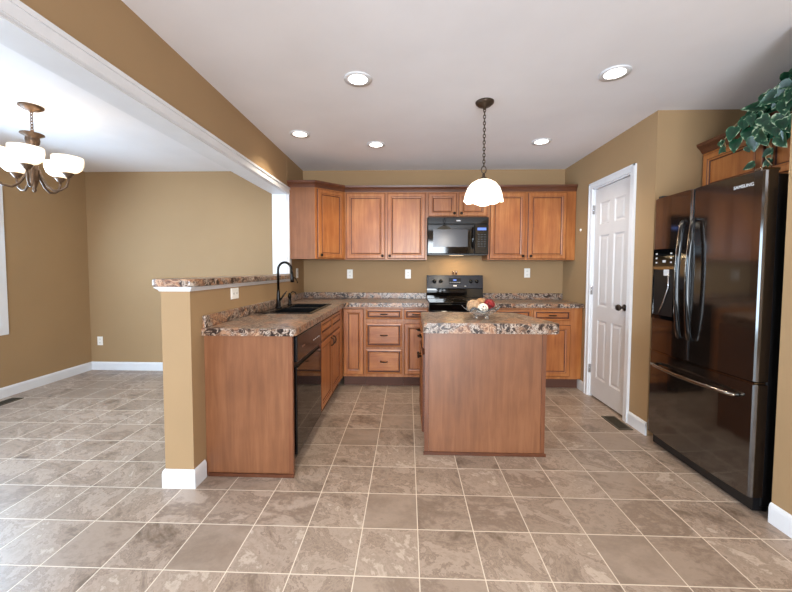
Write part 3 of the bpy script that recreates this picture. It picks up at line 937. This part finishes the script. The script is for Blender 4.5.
for sgn, yy, pr in ((1, YS + .045, ld), (-1, YS - .045, rd)):
    bm = new(); pts = []
    for i in range(13):
        t = i / 12; b = math.sin(PI * t)
        pts.append((FX0 - .024 - .026 * b ** .7, yy, .885 + .78 * t))
    pts = [(FX0 + .003, yy, .885)] + pts + [(FX0 + .003, yy, 1.665)]
    # flattened bar: two side-by-side tubes read as a broad handle
    tube(bm, pts, .013, 12)
    obj('handle', bm, M_black, pr)
    bm = new(); tube(bm, [(p[0] - .006, p[1] + .0095, p[2]) for p in pts[1:-1]], .0062, 8); obj('handle_edge', bm, M_smoke, bpy.data.objects[pr.name].children[0])
bm = new(); pts = []
for i in range(15):
    t = i / 14; y = RY0 + .09 + .66 * t
    pts.append((FX0 - .020 - .045 * math.sin(PI * t) ** .8, y, .638))
tube(bm, [(FX0 + .003, pts[0][1], .638)] + pts + [(FX0 + .003, pts[-1][1], .638)], .011, 12)
obj('handle', bm, M_smoke, fz)
# ice and water dispenser in the left door
x0 = FX0 + .004
bm = new()
yd0, yd1, zd0, zd1 = 2.515, 2.735, .98, 1.495
for a, b, c_, d_ in ((yd0, yd0 + .014, zd0, zd1), (yd1 - .014, yd1, zd0, zd1), (yd0, yd1, zd0, zd0 + .03), (yd0, yd1, 1.365, zd1)):
    box(bm, FX0 - .004, FX0 + .02, a, b, c_, d_, bev=.002)
disp = obj('dispenser_frame', bm, M_black, ld)
boxobj('dispenser_recess', (FX0 - .0015, FX0 + .018, yd0 + .0145, yd1 - .0145, zd0 + .0305, 1.3645), M_blackm, ld)
boxobj('dispenser_trim', (FX0 - .007, FX0 - .0042, yd0 + .004, yd1 - .004, 1.345, 1.366), M_smoke, disp)
bm = new(); box(bm, FX0 - .010, FX0 - .0045, yd0 + .05, yd0 + .10, 1.30, 1.344, bev=.002); obj('dispenser_chute', bm, M_grey, disp)
bm = new()
tube(bm, [(FX0 - .006, yd0 + .055, 1.31), (FX0 - .008, yd0 + .05, 1.22), (FX0 - .006, yd0 + .10, 1.10), (FX0 - .004, yd0 + .14, 1.03)], .006, 8)
obj('dispenser_paddle', bm, M_steel, disp)
for i in range(3):
    for yy in (yd0 + .03, yd1 - .045): boxobj('dispenser_icon', (FX0 - .0052, FX0 - .0042, yy, yy + .016, 1.39 + i * .032, 1.40 + i * .032), M_grey, disp)
boxobj('dispenser_icon', (FX0 - .0052, FX0 - .0042, yd0 + .09, yd0 + .12, 1.395, 1.412), M_grey, disp)
# lettering top right of the right door
cu = bpy.data.curves.new('lettering', 'FONT')
cu.body = 'SAMSUNG'; cu.size = .026; cu.extrude = .0006; cu.space_character = 1.05
to = bpy.data.objects.new('lettering_source', cu); COL.objects.link(to)
dg = bpy.context.evaluated_depsgraph_get()
me = bpy.data.meshes.new_from_object(to.evaluated_get(dg))
bpy.data.objects.remove(to)
wmax = max(v.co.x for v in me.vertices)
Mtx = Matrix(((0, 0, -1, FX0 + .0075), (-1, 0, 0, 2.105), (0, 1, 0, 1.800), (0, 0, 0, 1))) @ Matrix.Scale(.112 / wmax, 4, (1, 0, 0))
bm = new(); bm.from_mesh(me); bm.transform(Mtx)
for v in bm.verts: v.co.x += .014 * ((v.co.y - 2.35) / .415) ** 2 - .0083
obj('lettering', bm, M_grey, rd)
for yy in (RY0 + .03, RY1 - .07):
    boxobj('hinge_cap', (FX0 + .02, FX0 + .12, yy, yy + .04, RZ1 + .0005, RZ1 + .018), M_smoke if yy < 2 else M_blackm, fr, bev=.004)
boxobj('base_grille', (FX0 + .05, FX0 + .10, RY0 + .02, RY1 - .02, .012, .088), M_blackm, fr)
for yy in (RY0 + .05, RY1 - .05):
    for xx in (FX0 + .13, 2.52):
        bm = new(); cyl(bm, (xx, yy, .001), (xx, yy, .04), .02, 14); obj('foot', bm, M_blackm, fr)

# cabinet over the refrigerator
c = thing('wall_cabinet', (2.45, 2.37, 1.93), 'maple cabinet above the refrigerator with two doors, partly draped by ivy', 'cabinet')
CX = 2.295
boxobj('carcass', (CX + .003, 2.648, AY0 + .003, AY1 - .003, 1.925, 2.245), M_panelwood, c)
boxobj('face_frame', (CX, CX + .0025, AY0 + .003, AY1 - .003, 1.925, 2.245), M_wood, c)
for a, b, kk in ((2.84, 2.372, 2.41), (2.355, 1.905, 2.315)):
    bm = new(); rings(bm, a - b, .285, UD, frameM(CX - .001, a, 1.937, -90)); d = obj('door', bm, [M_wood, M_glaze], c)
    knob(d, CX - .018, kk, 1.965, -90)
bm = new(); sweep(bm, [(CX, AY1 - .002), (CX, AY0 + .002)], [(o * 1.5, z) for o, z in CROWN], 0, 1, z=2.241); obj('crown_molding', bm, M_crown, c)

# ------------------------------------------------------------------ ivy
iv = thing('potted_ivy', (2.43, 2.25, 2.3165), 'large variegated ivy in a basket on top of the cabinet over the refrigerator', 'plant')
bm = new(); lathe(bm, [(0, 0), (.085, 0), (.105, .07), (.11, .12), (.10, .12), (.095, .10), (0, .10)], (2.45, 2.22, 2.3165), 24)
obj('pot', bm, M_pot, iv)
LEAF = [(0, .02), (.14, -.07), (.30, -.02), (.40, .16), (.38, .38), (.28, .60), (.14, .82), (0, 1.0), (-.14, .82), (-.28, .60), (-.38, .38), (-.40, .16), (-.30, -.02), (-.14, -.07)]
bm = new()
el = bm.verts.layers.float_color.new('edge')
def leaf(p, size, out, roll_, tip):
    """p base point, out = facing normal, tip = direction of leaf tip"""
    n_ = Vector(out).normalized(); t_ = Vector(tip); t_ = (t_ - n_ * t_.dot(n_)).normalized(); s_ = t_.cross(n_)
    cv = bm.verts.new(Vector(p) + t_ * size * .35 + n_ * size * -.06); cv[el] = (0, 0, 0, 1)
    mid_ = bm.verts.new(Vector(p) + t_ * size * .7 - n_ * size * .05); mid_[el] = (.25, .25, .25, 1)
    vs_ = []
    for a, b in LEAF:
        q = Vector(p) + s_ * a * size + t_ * b * size + n_ * size * (.16 * abs(a) - .10 * b * b)
        v = bm.verts.new(q); v[el] = (1, 1, 1, 1); vs_.append(v)
    N = len(vs_)
    for i in range(N):
        c_ = cv
        try: f_ = bm.faces.new((c_, vs_[i], vs_[(i + 1) % N])); f_.smooth = True
        except ValueError: pass
stems = [(2.45, 2.22, 2.42)]
rnd = random.Random(3)
for i in range(120):
    u = rnd.random(); v = rnd.random()
    # mound above the cabinet, from its left end towards the near wall
    y = 2.47 - .48 * u ** .8
    hgt = .05 + .22 * ((2.50 - y) / .5) ** .9
    z = 2.335 + hgt * v + .02
    x = 2.26 - .05 * rnd.random() + .18 * v * rnd.random()
    out = (-1.0 + rnd.uniform(-.3, .4), -.45 + rnd.uniform(-.6, .6), .35 + rnd.uniform(-.5, .5))
    tip = (-.2 + rnd.uniform(-.3, .3), rnd.uniform(-1, 1), -.7 + rnd.uniform(-.5, .6))
    leaf((x, y, z), rnd.uniform(.075, .125), out, 0, tip)
for i in range(30):   # hanging over the crown
    y = rnd.uniform(2.02, 2.49)
    z = rnd.uniform(2.19, 2.34) if y > 2.2 else rnd.uniform(2.13, 2.34)
    leaf((2.205 - rnd.random() * .03, y, z), rnd.uniform(.07, .11), (-1, rnd.uniform(-.7, .1), rnd.uniform(-.1, .5)), 0, (0, rnd.uniform(-.8, .8), -1))
TR = [[(2.21, 2.52, 2.31), (2.19, 2.56, 2.24), (2.20, 2.555, 2.19)], [(2.20, 2.36, 2.26), (2.235, 2.33, 2.17), (2.26, 2.30, 2.09), (2.262, 2.30, 2.03)], [(2.205, 2.41, 2.27), (2.225, 2.40, 2.15)], [(2.21, 2.05, 2.3), (2.22, 2.04, 2.15)]]
for tr in TR:
    for a in tr[1:]:
        for k in range(2): leaf((a[0] - .012, a[1] + rnd.uniform(-.02, .02), a[2]), rnd.uniform(.045, .06), (-1, rnd.uniform(-.5, .2), .2), 0, (0, rnd.uniform(-1, 1), -.8))
leaf((2.24, 2.385, 2.03), .07, (-1, -.3, .3), 0, (0, .9, -.4))
lf = obj('foliage', bm, M_leaf, iv, recalc=False)
bm = new()
for tr in TR: tube(bm, [(2.40, tr[0][1] * .5 + 1.12, 2.42), (2.26, tr[0][1], 2.36)] + tr, .0035, 6)
tube(bm, [(2.25, 2.33, 2.10), (2.235, 2.31, 2.04), (2.23, 2.265, 1.985)], .003, 6)
obj('vine_stem', bm, M_stem, iv)

# ------------------------------------------------------------------ outlets
def outlet(loc, deg, label, w_=.072, h_=.115, kind='outlet'):
    t = thing('wall_outlet', loc, label, 'outlet')
    M = frameM(*loc, deg)
    bm = new(); box(bm, -w_ / 2, w_ / 2, -.006, -.0005, -h_ / 2, h_ / 2, bev=.002, M=None)
    for v in bm.verts: v.co = M @ v.co
    obj('cover_plate', bm, M_plate, t)
    for s_ in (-1, 1):
        bm = new()
        if h_ > w_: box(bm, -.017, .017, -.0078, -.0062, s_ * .024 - .014, s_ * .024 + .014, M=M)
        else: box(bm, s_ * .024 - .014, s_ * .024 + .014, -.0078, -.0062, -.017, .017, M=M)
        k_ = obj('receptacle', bm, M_plate, t)
        bm = new()
        cx_, cz_ = (0, s_ * .024) if h_ > w_ else (s_ * .024, 0)
        box(bm, cx_ - .008, cx_ - .005, -.0085, -.0079, cz_ - .006, cz_ + .006, M=M); box(bm, cx_ + .005, cx_ + .008, -.0085, -.0079, cz_ - .006, cz_ + .006, M=M)
        obj('slots', bm, M_slot, k_)
outlet((-.735, YB, 1.278), 0, 'white outlet on the back wall under the left end of the double-door cabinet')
outlet((.006, YB, 1.280), 0, 'white outlet on the back wall just left of the range')
outlet((1.500, YB, 1.298), 0, 'white outlet on the back wall right of the range')
outlet((-4.045, YB, .385), 0, 'white outlet low on the dining area wall above the baseboard')
outlet((XL, 4.20, 1.290), 90, 'white outlet on the short side wall behind the faucet')
outlet((XL + .03, 2.60, 1.155), 90, 'square white outlet on the half wall below the bar ledge', .115, .082)
bm = new(); lathe(bm, [(0, 0), (.016, 0), (.016, .004), (.010, .010), (0, .011)], (XR - .0005, 4.04, 1.786), 20, 0, Matrix.Rotation(-PI / 2, 4, 'Y'))
obj('wall_sensor', bm, M_plate, org=(XR, 4.04, 1.786), label='tiny round white sensor on the tan wall left of the pantry door', cat='sensor')

# ------------------------------------------------------------------ floor registers
def register(x0, x1, y0, y1, label):
    t = thing('floor_register', ((x0 + x1) / 2, (y0 + y1) / 2, 0), label, 'vent')
    bm = new()
    for a in ((x0, x1, y0, y0 + .014), (x0, x1, y1 - .014, y1), (x0, x0 + .014, y0 + .014, y1 - .014), (x1 - .014, x1, y0 + .014, y1 - .014)):
        box(bm, *a, .0008, .006)
    obj('frame', bm, M_vent, t)
    bm = new(); n = int((y1 - y0) / .016)
    for i in range(n):
        yy = y0 + .016 + i * .016
        if yy < y1 - .018: box(bm, x0 + .014, x1 - .014, yy, yy + .005, .002, .005)
    obj('louvres', bm, M_vent, t)
    boxobj('duct', (x0 + .014, x1 - .014, y0 + .014, y1 - .014, .0005, .0015), M_ventdark, t)
register(1.775, 1.895, 2.955, 3.225, 'bronze floor register on the tiles in front of the pantry door')
register(-4.07, -3.95, 3.13, 3.45, 'dark floor register along the left wall below the window')

# ------------------------------------------------------------------ bowl of decorative balls on the island
bx, by, bz = .565, 2.72, CT + .0006
bw = thing('glass_bowl', (bx, by, bz), 'clear footed glass bowl with flared petal rim on the island', 'bowl')
bm = new()
def bowl_surface():
    seg = 60; prof = [(.004, .020), (.045, .022), (.070, .034), (.092, .052), (.112, .066), (.134, .082)]
    L = []
    for r, z in prof:
        k_ = max(0, (z - .03) / .062)
        L.append([bm.verts.new((bx + r * (1 + .13 * k_ * math.cos(6 * t)) * math.cos(t), by + r * (1 + .13 * k_ * math.cos(6 * t)) * math.sin(t), bz + z + .020 * k_ * math.cos(6 * t))) for t in [2 * PI * i / seg for i in range(seg)]])
    for A, B in zip(L, L[1:]):
        for i in range(seg): bm.faces.new((A[i], A[(i + 1) % seg], B[(i + 1) % seg], B[i])).smooth = True
    bm.faces.new(L[0])
bowl_surface()
bowl_o = obj('bowl_shell', bm, M_glass, bw)
so = bowl_o.modifiers.new('thickness', 'SOLIDIFY'); so.thickness = .003; so.offset = 1
for k in range(4):
    t = PI / 4 + k * PI / 2
    bm = new(); lathe(bm, [(0, 0), (.010, 0), (.012, .006), (.009, .016), (.013, .026), (0, .026)], (bx + .055 * math.cos(t), by + .055 * math.sin(t), bz), 14); obj('foot', bm, M_glass, bw)

def ball(c, r, mat, label, style):
    c = Vector(c); bm = new()
    sphere(bm, c, r * (.97 if style != 'smooth' else 1), 0, 24)
    if style == 'weave':
        for k in range(11 if mat[0] is not mat[1] else 7):
            z_ = 1 - (k + .5) / 11; ax = Vector((math.sqrt(1 - z_ * z_) * math.cos(k * 2.4 + .5), math.sqrt(1 - z_ * z_) * math.sin(k * 2.4 + .5), z_)).normalized()
            a = ax.orthogonal().normalized(); b = ax.cross(a)
            tube(bm, [c + (a * math.cos(2 * PI * i / 24) + b * math.sin(2 * PI * i / 24)) * r for i in range(24)], r * (.10 if mat[0] is not mat[1] else .07), 6, 1, True)
    if style == 'spiky':
        for k in range(60):
            z_ = 1 - 2 * (k + .5) / 60; a_ = k * 2.39996; q = math.sqrt(1 - z_ * z_)
            d_ = Vector((q * math.cos(a_), q * math.sin(a_), z_))
            tube(bm, [c + d_ * r * .9, c + d_ * r * 1.14], [r * .13, r * .02], 5, 1)
    obj('decorative_ball', bm, mat, org=tuple(c), label=label, cat='decorative ball', group='decorative balls in the glass bowl')
ball((bx - .060, by - .012, bz + .098), .047, [M_ball_beige, M_ball_beige], 'large beige wicker ball at the left of the glass bowl', 'weave')
ball((bx + .010, by + .052, bz + .116), .037, [M_ball_tan, M_ball_tan], 'tan ball at the back of the glass bowl, highest of the pile', 'weave')
ball((bx + .066, by + .012, bz + .104), .042, [M_ball_red, M_ball_red], 'dark red spiky ball at the right of the glass bowl', 'spiky')
ball((bx + .004, by - .056, bz + .082), .036, [plain('woven_ball_core', (104, 84, 68), .8), M_ball_white], 'white woven ball at the front of the glass bowl', 'weave')

# ------------------------------------------------------------------ pendant lamp
px_, py_ = .566, 2.69
pd = thing('pendant_lamp', (px_, py_, ZC), 'lit white glass pendant on a dark chain above the island', 'lamp')
bm = new(); lathe(bm, [(0, 0), (.068, 0), (.066, -.012), (.045, -.030), (.014, -.040), (.010, -.055), (0, -.056)], (px_, py_, ZC - .0005), 28); obj('canopy', bm, M_pendmetal, pd)
def chain(parent, x, y, z0, z1, mat, r=.0032, s=.024):
    bm = new(); n = max(2, int(round((z0 - z1) / s))); st_ = (z0 - z1) / n
    for i in range(n):
        zc = z0 - (i + .5) * st_; a = st_ * .68
        pts = [(x + (.0085 * math.cos(t) if i % 2 == 0 else 0), y + (.0085 * math.cos(t) if i % 2 else 0), zc + a * math.sin(t)) for t in [2 * PI * k / 12 for k in range(12)]]
        tube(bm, pts, r, 6, 0, True)
    return obj('chain', bm, mat, parent)
chain(pd, px_, py_, ZC - .05, 2.11, M_pendmetal)
bm = new(); tube(bm, [(px_ + .018 * math.cos(t), py_, 2.085 + .026 * math.sin(t)) for t in [2 * PI * k / 16 for k in range(16)]], .004, 8, 0, True)
lathe(bm, [(0, 2.062), (.008, 2.06), (.012, 2.045), (.010, 2.035), (.026, 2.024), (.028, 2.014), (0, 2.014)], (px_, py_, 0), 20)
obj('cap', bm, M_pendmetal, pd)
bm = new()
seg = 64; prof = [(.012, 2.013), (.05, 2.008), (.09, 1.985), (.118, 1.950), (.134, 1.910), (.143, 1.872), (.146, 1.860)]
L = []
for r, z in prof:
    wv = max(0, (1.93 - z) / .07)
    L.append([bm.verts.new((px_ + r * (1 + .02 * wv * math.cos(8 * 2 * PI * i / seg)) * math.cos(2 * PI * i / seg), py_ + r * (1 + .02 * wv * math.cos(8 * 2 * PI * i / seg)) * math.sin(2 * PI * i / seg), z - .012 * wv * abs(math.cos(4 * 2 * PI * i / seg)))) for i in range(seg)])
for A, B in zip(L, L[1:]):
    for i in range(seg): bm.faces.new((A[i], A[(i + 1) % seg], B[(i + 1) % seg], B[i])).smooth = True
sh = obj('glass_shade', bm, M_shade, pd)
so = sh.modifiers.new('thickness', 'SOLIDIFY'); so.thickness = .004
bm = new(); lathe(bm, [(0, 1.816), (.02, 1.818), (.045, 1.826), (.07, 1.843), (.095, 1.856), (.125, 1.862), (.125, 1.866), (0, 1.866)], (px_, py_, 0), 40); obj('diffuser', bm, M_shade, pd)

def point(name, loc, e, color, r=.05):
    d = bpy.data.lights.new(name, 'POINT'); d.energy = e; d.color = color; d.shadow_soft_size = r
    o = bpy.data.objects.new(name, d); o.location = loc; COL.objects.link(o); return o
point('pendant_light', (px_, py_, 1.76), 5, (1, .86, .66), .06)

# ------------------------------------------------------------------ chandelier
cx0, cy0 = -2.895, 2.67
ch = thing('chandelier', (cx0, cy0, ZC), 'antique bronze five-arm chandelier with lit white glass bowls in the dining area', 'chandelier')
bm = new(); lathe(bm, [(0, 0), (.075, 0), (.074, -.010), (.050, -.026), (.018, -.034), (.010, -.046), (0, -.047)], (cx0, cy0, ZC - .0005), 28); obj('canopy', bm, M_lampmetal, ch)
chain(ch, cx0, cy0, ZC - .042, 2.395, M_lampmetal)
bm = new()
lathe(bm, [(0, 2.405), (.010, 2.40), (.012, 2.388), (.070, 2.375), (.072, 2.366), (.040, 2.350), (.044, 2.325), (.040, 2.30), (.030, 2.285), (.034, 2.275), (.034, 2.19), (.026, 2.15), (.034, 2.06), (.030, 2.02), (.018, 1.985), (.010, 1.955), (.014, 1.945), (.008, 1.930), (0, 1.925)], (cx0, cy0, 0), 28)
obj('column', bm, M_lampmetal, ch)
for k in range(5):
    a = math.radians(-52 + 72 * k)
    ca, sa = math.cos(a), math.sin(a)
    bm = new(); pts = []
    for (r, z) in ((.030, 2.10), (.05, 2.04), (.08, 1.985), (.12, 1.95), (.165, 1.957), (.200, 1.985), (.212, 2.03), (.215, 2.06)):
        pts.append((cx0 + r * ca, cy0 + r * sa, z))
    tube(bm, pts, .0085, 10); arm = obj('arm', bm, M_lampmetal, ch)
    bm = new(); c_ = (cx0 + .215 * ca, cy0 + .215 * sa, 0)
    lathe(bm, [(0, 2.055), (.018, 2.058), (.022, 2.068), (.036, 2.085), (.038, 2.092), (0, 2.092)], c_, 20); obj('shade_cup', bm, M_lampmetal, arm)
    bm = new(); lathe(bm, [(0, 2.093), (.035, 2.094), (.062, 2.105), (.085, 2.128), (.096, 2.160), (.099, 2.192), (.097, 2.216), (.093, 2.216), (.091, 2.19), (.085, 2.16), (.06, 2.12), (0, 2.11)], c_, 32); obj('glass_shade', bm, M_cshade, arm)
point('chandelier_light', (cx0, cy0, 2.44), 2.4, (1, .74, .48), .15)

# ------------------------------------------------------------------ recessed lights
cans = [(-.33, 2.351, 'recessed ceiling light nearest the camera on the left'), (1.302, 2.325, 'recessed ceiling light nearest the camera on the right'),
        (-.996, 3.272, 'recessed ceiling light beside the brown header over the sink'), (-.32, 3.562, 'recessed ceiling light in front of the double-door cabinet left of the pendant'),
        (1.292, 3.518, 'recessed ceiling light in front of the right-hand wall cabinet')]
proto = None
for x, y, lab in cans:
    if proto is None:
        proto = thing('recessed_light', (x, y, ZC), lab, 'ceiling light', 'recessed ceiling lights')
        bm = new(); lathe(bm, [(.062, 0), (.092, 0), (.090, -.006), (.062, -.004)], (x, y, ZC - .0005), 32); obj('trim_ring', bm, M_white, proto)
        bm = new(); lathe(bm, [(0, -.0005), (.0615, -.0005), (.0615, -.003), (0, -.003)], (x, y, ZC - .0005), 32); obj('lens', bm, M_can, proto)
        o = proto
    else:
        o = copy_tree(proto); o.location = (x, y, ZC); o['label'] = lab
    d = bpy.data.lights.new('recessed_spot', 'SPOT'); d.energy = 42; d.color = (1, .88, .70); d.spot_size = math.radians(125); d.spot_blend = .6; d.shadow_soft_size = .05
    so_ = bpy.data.objects.new('recessed_spot', d); so_.location = (x, y, ZC - .012); COL.objects.link(so_)
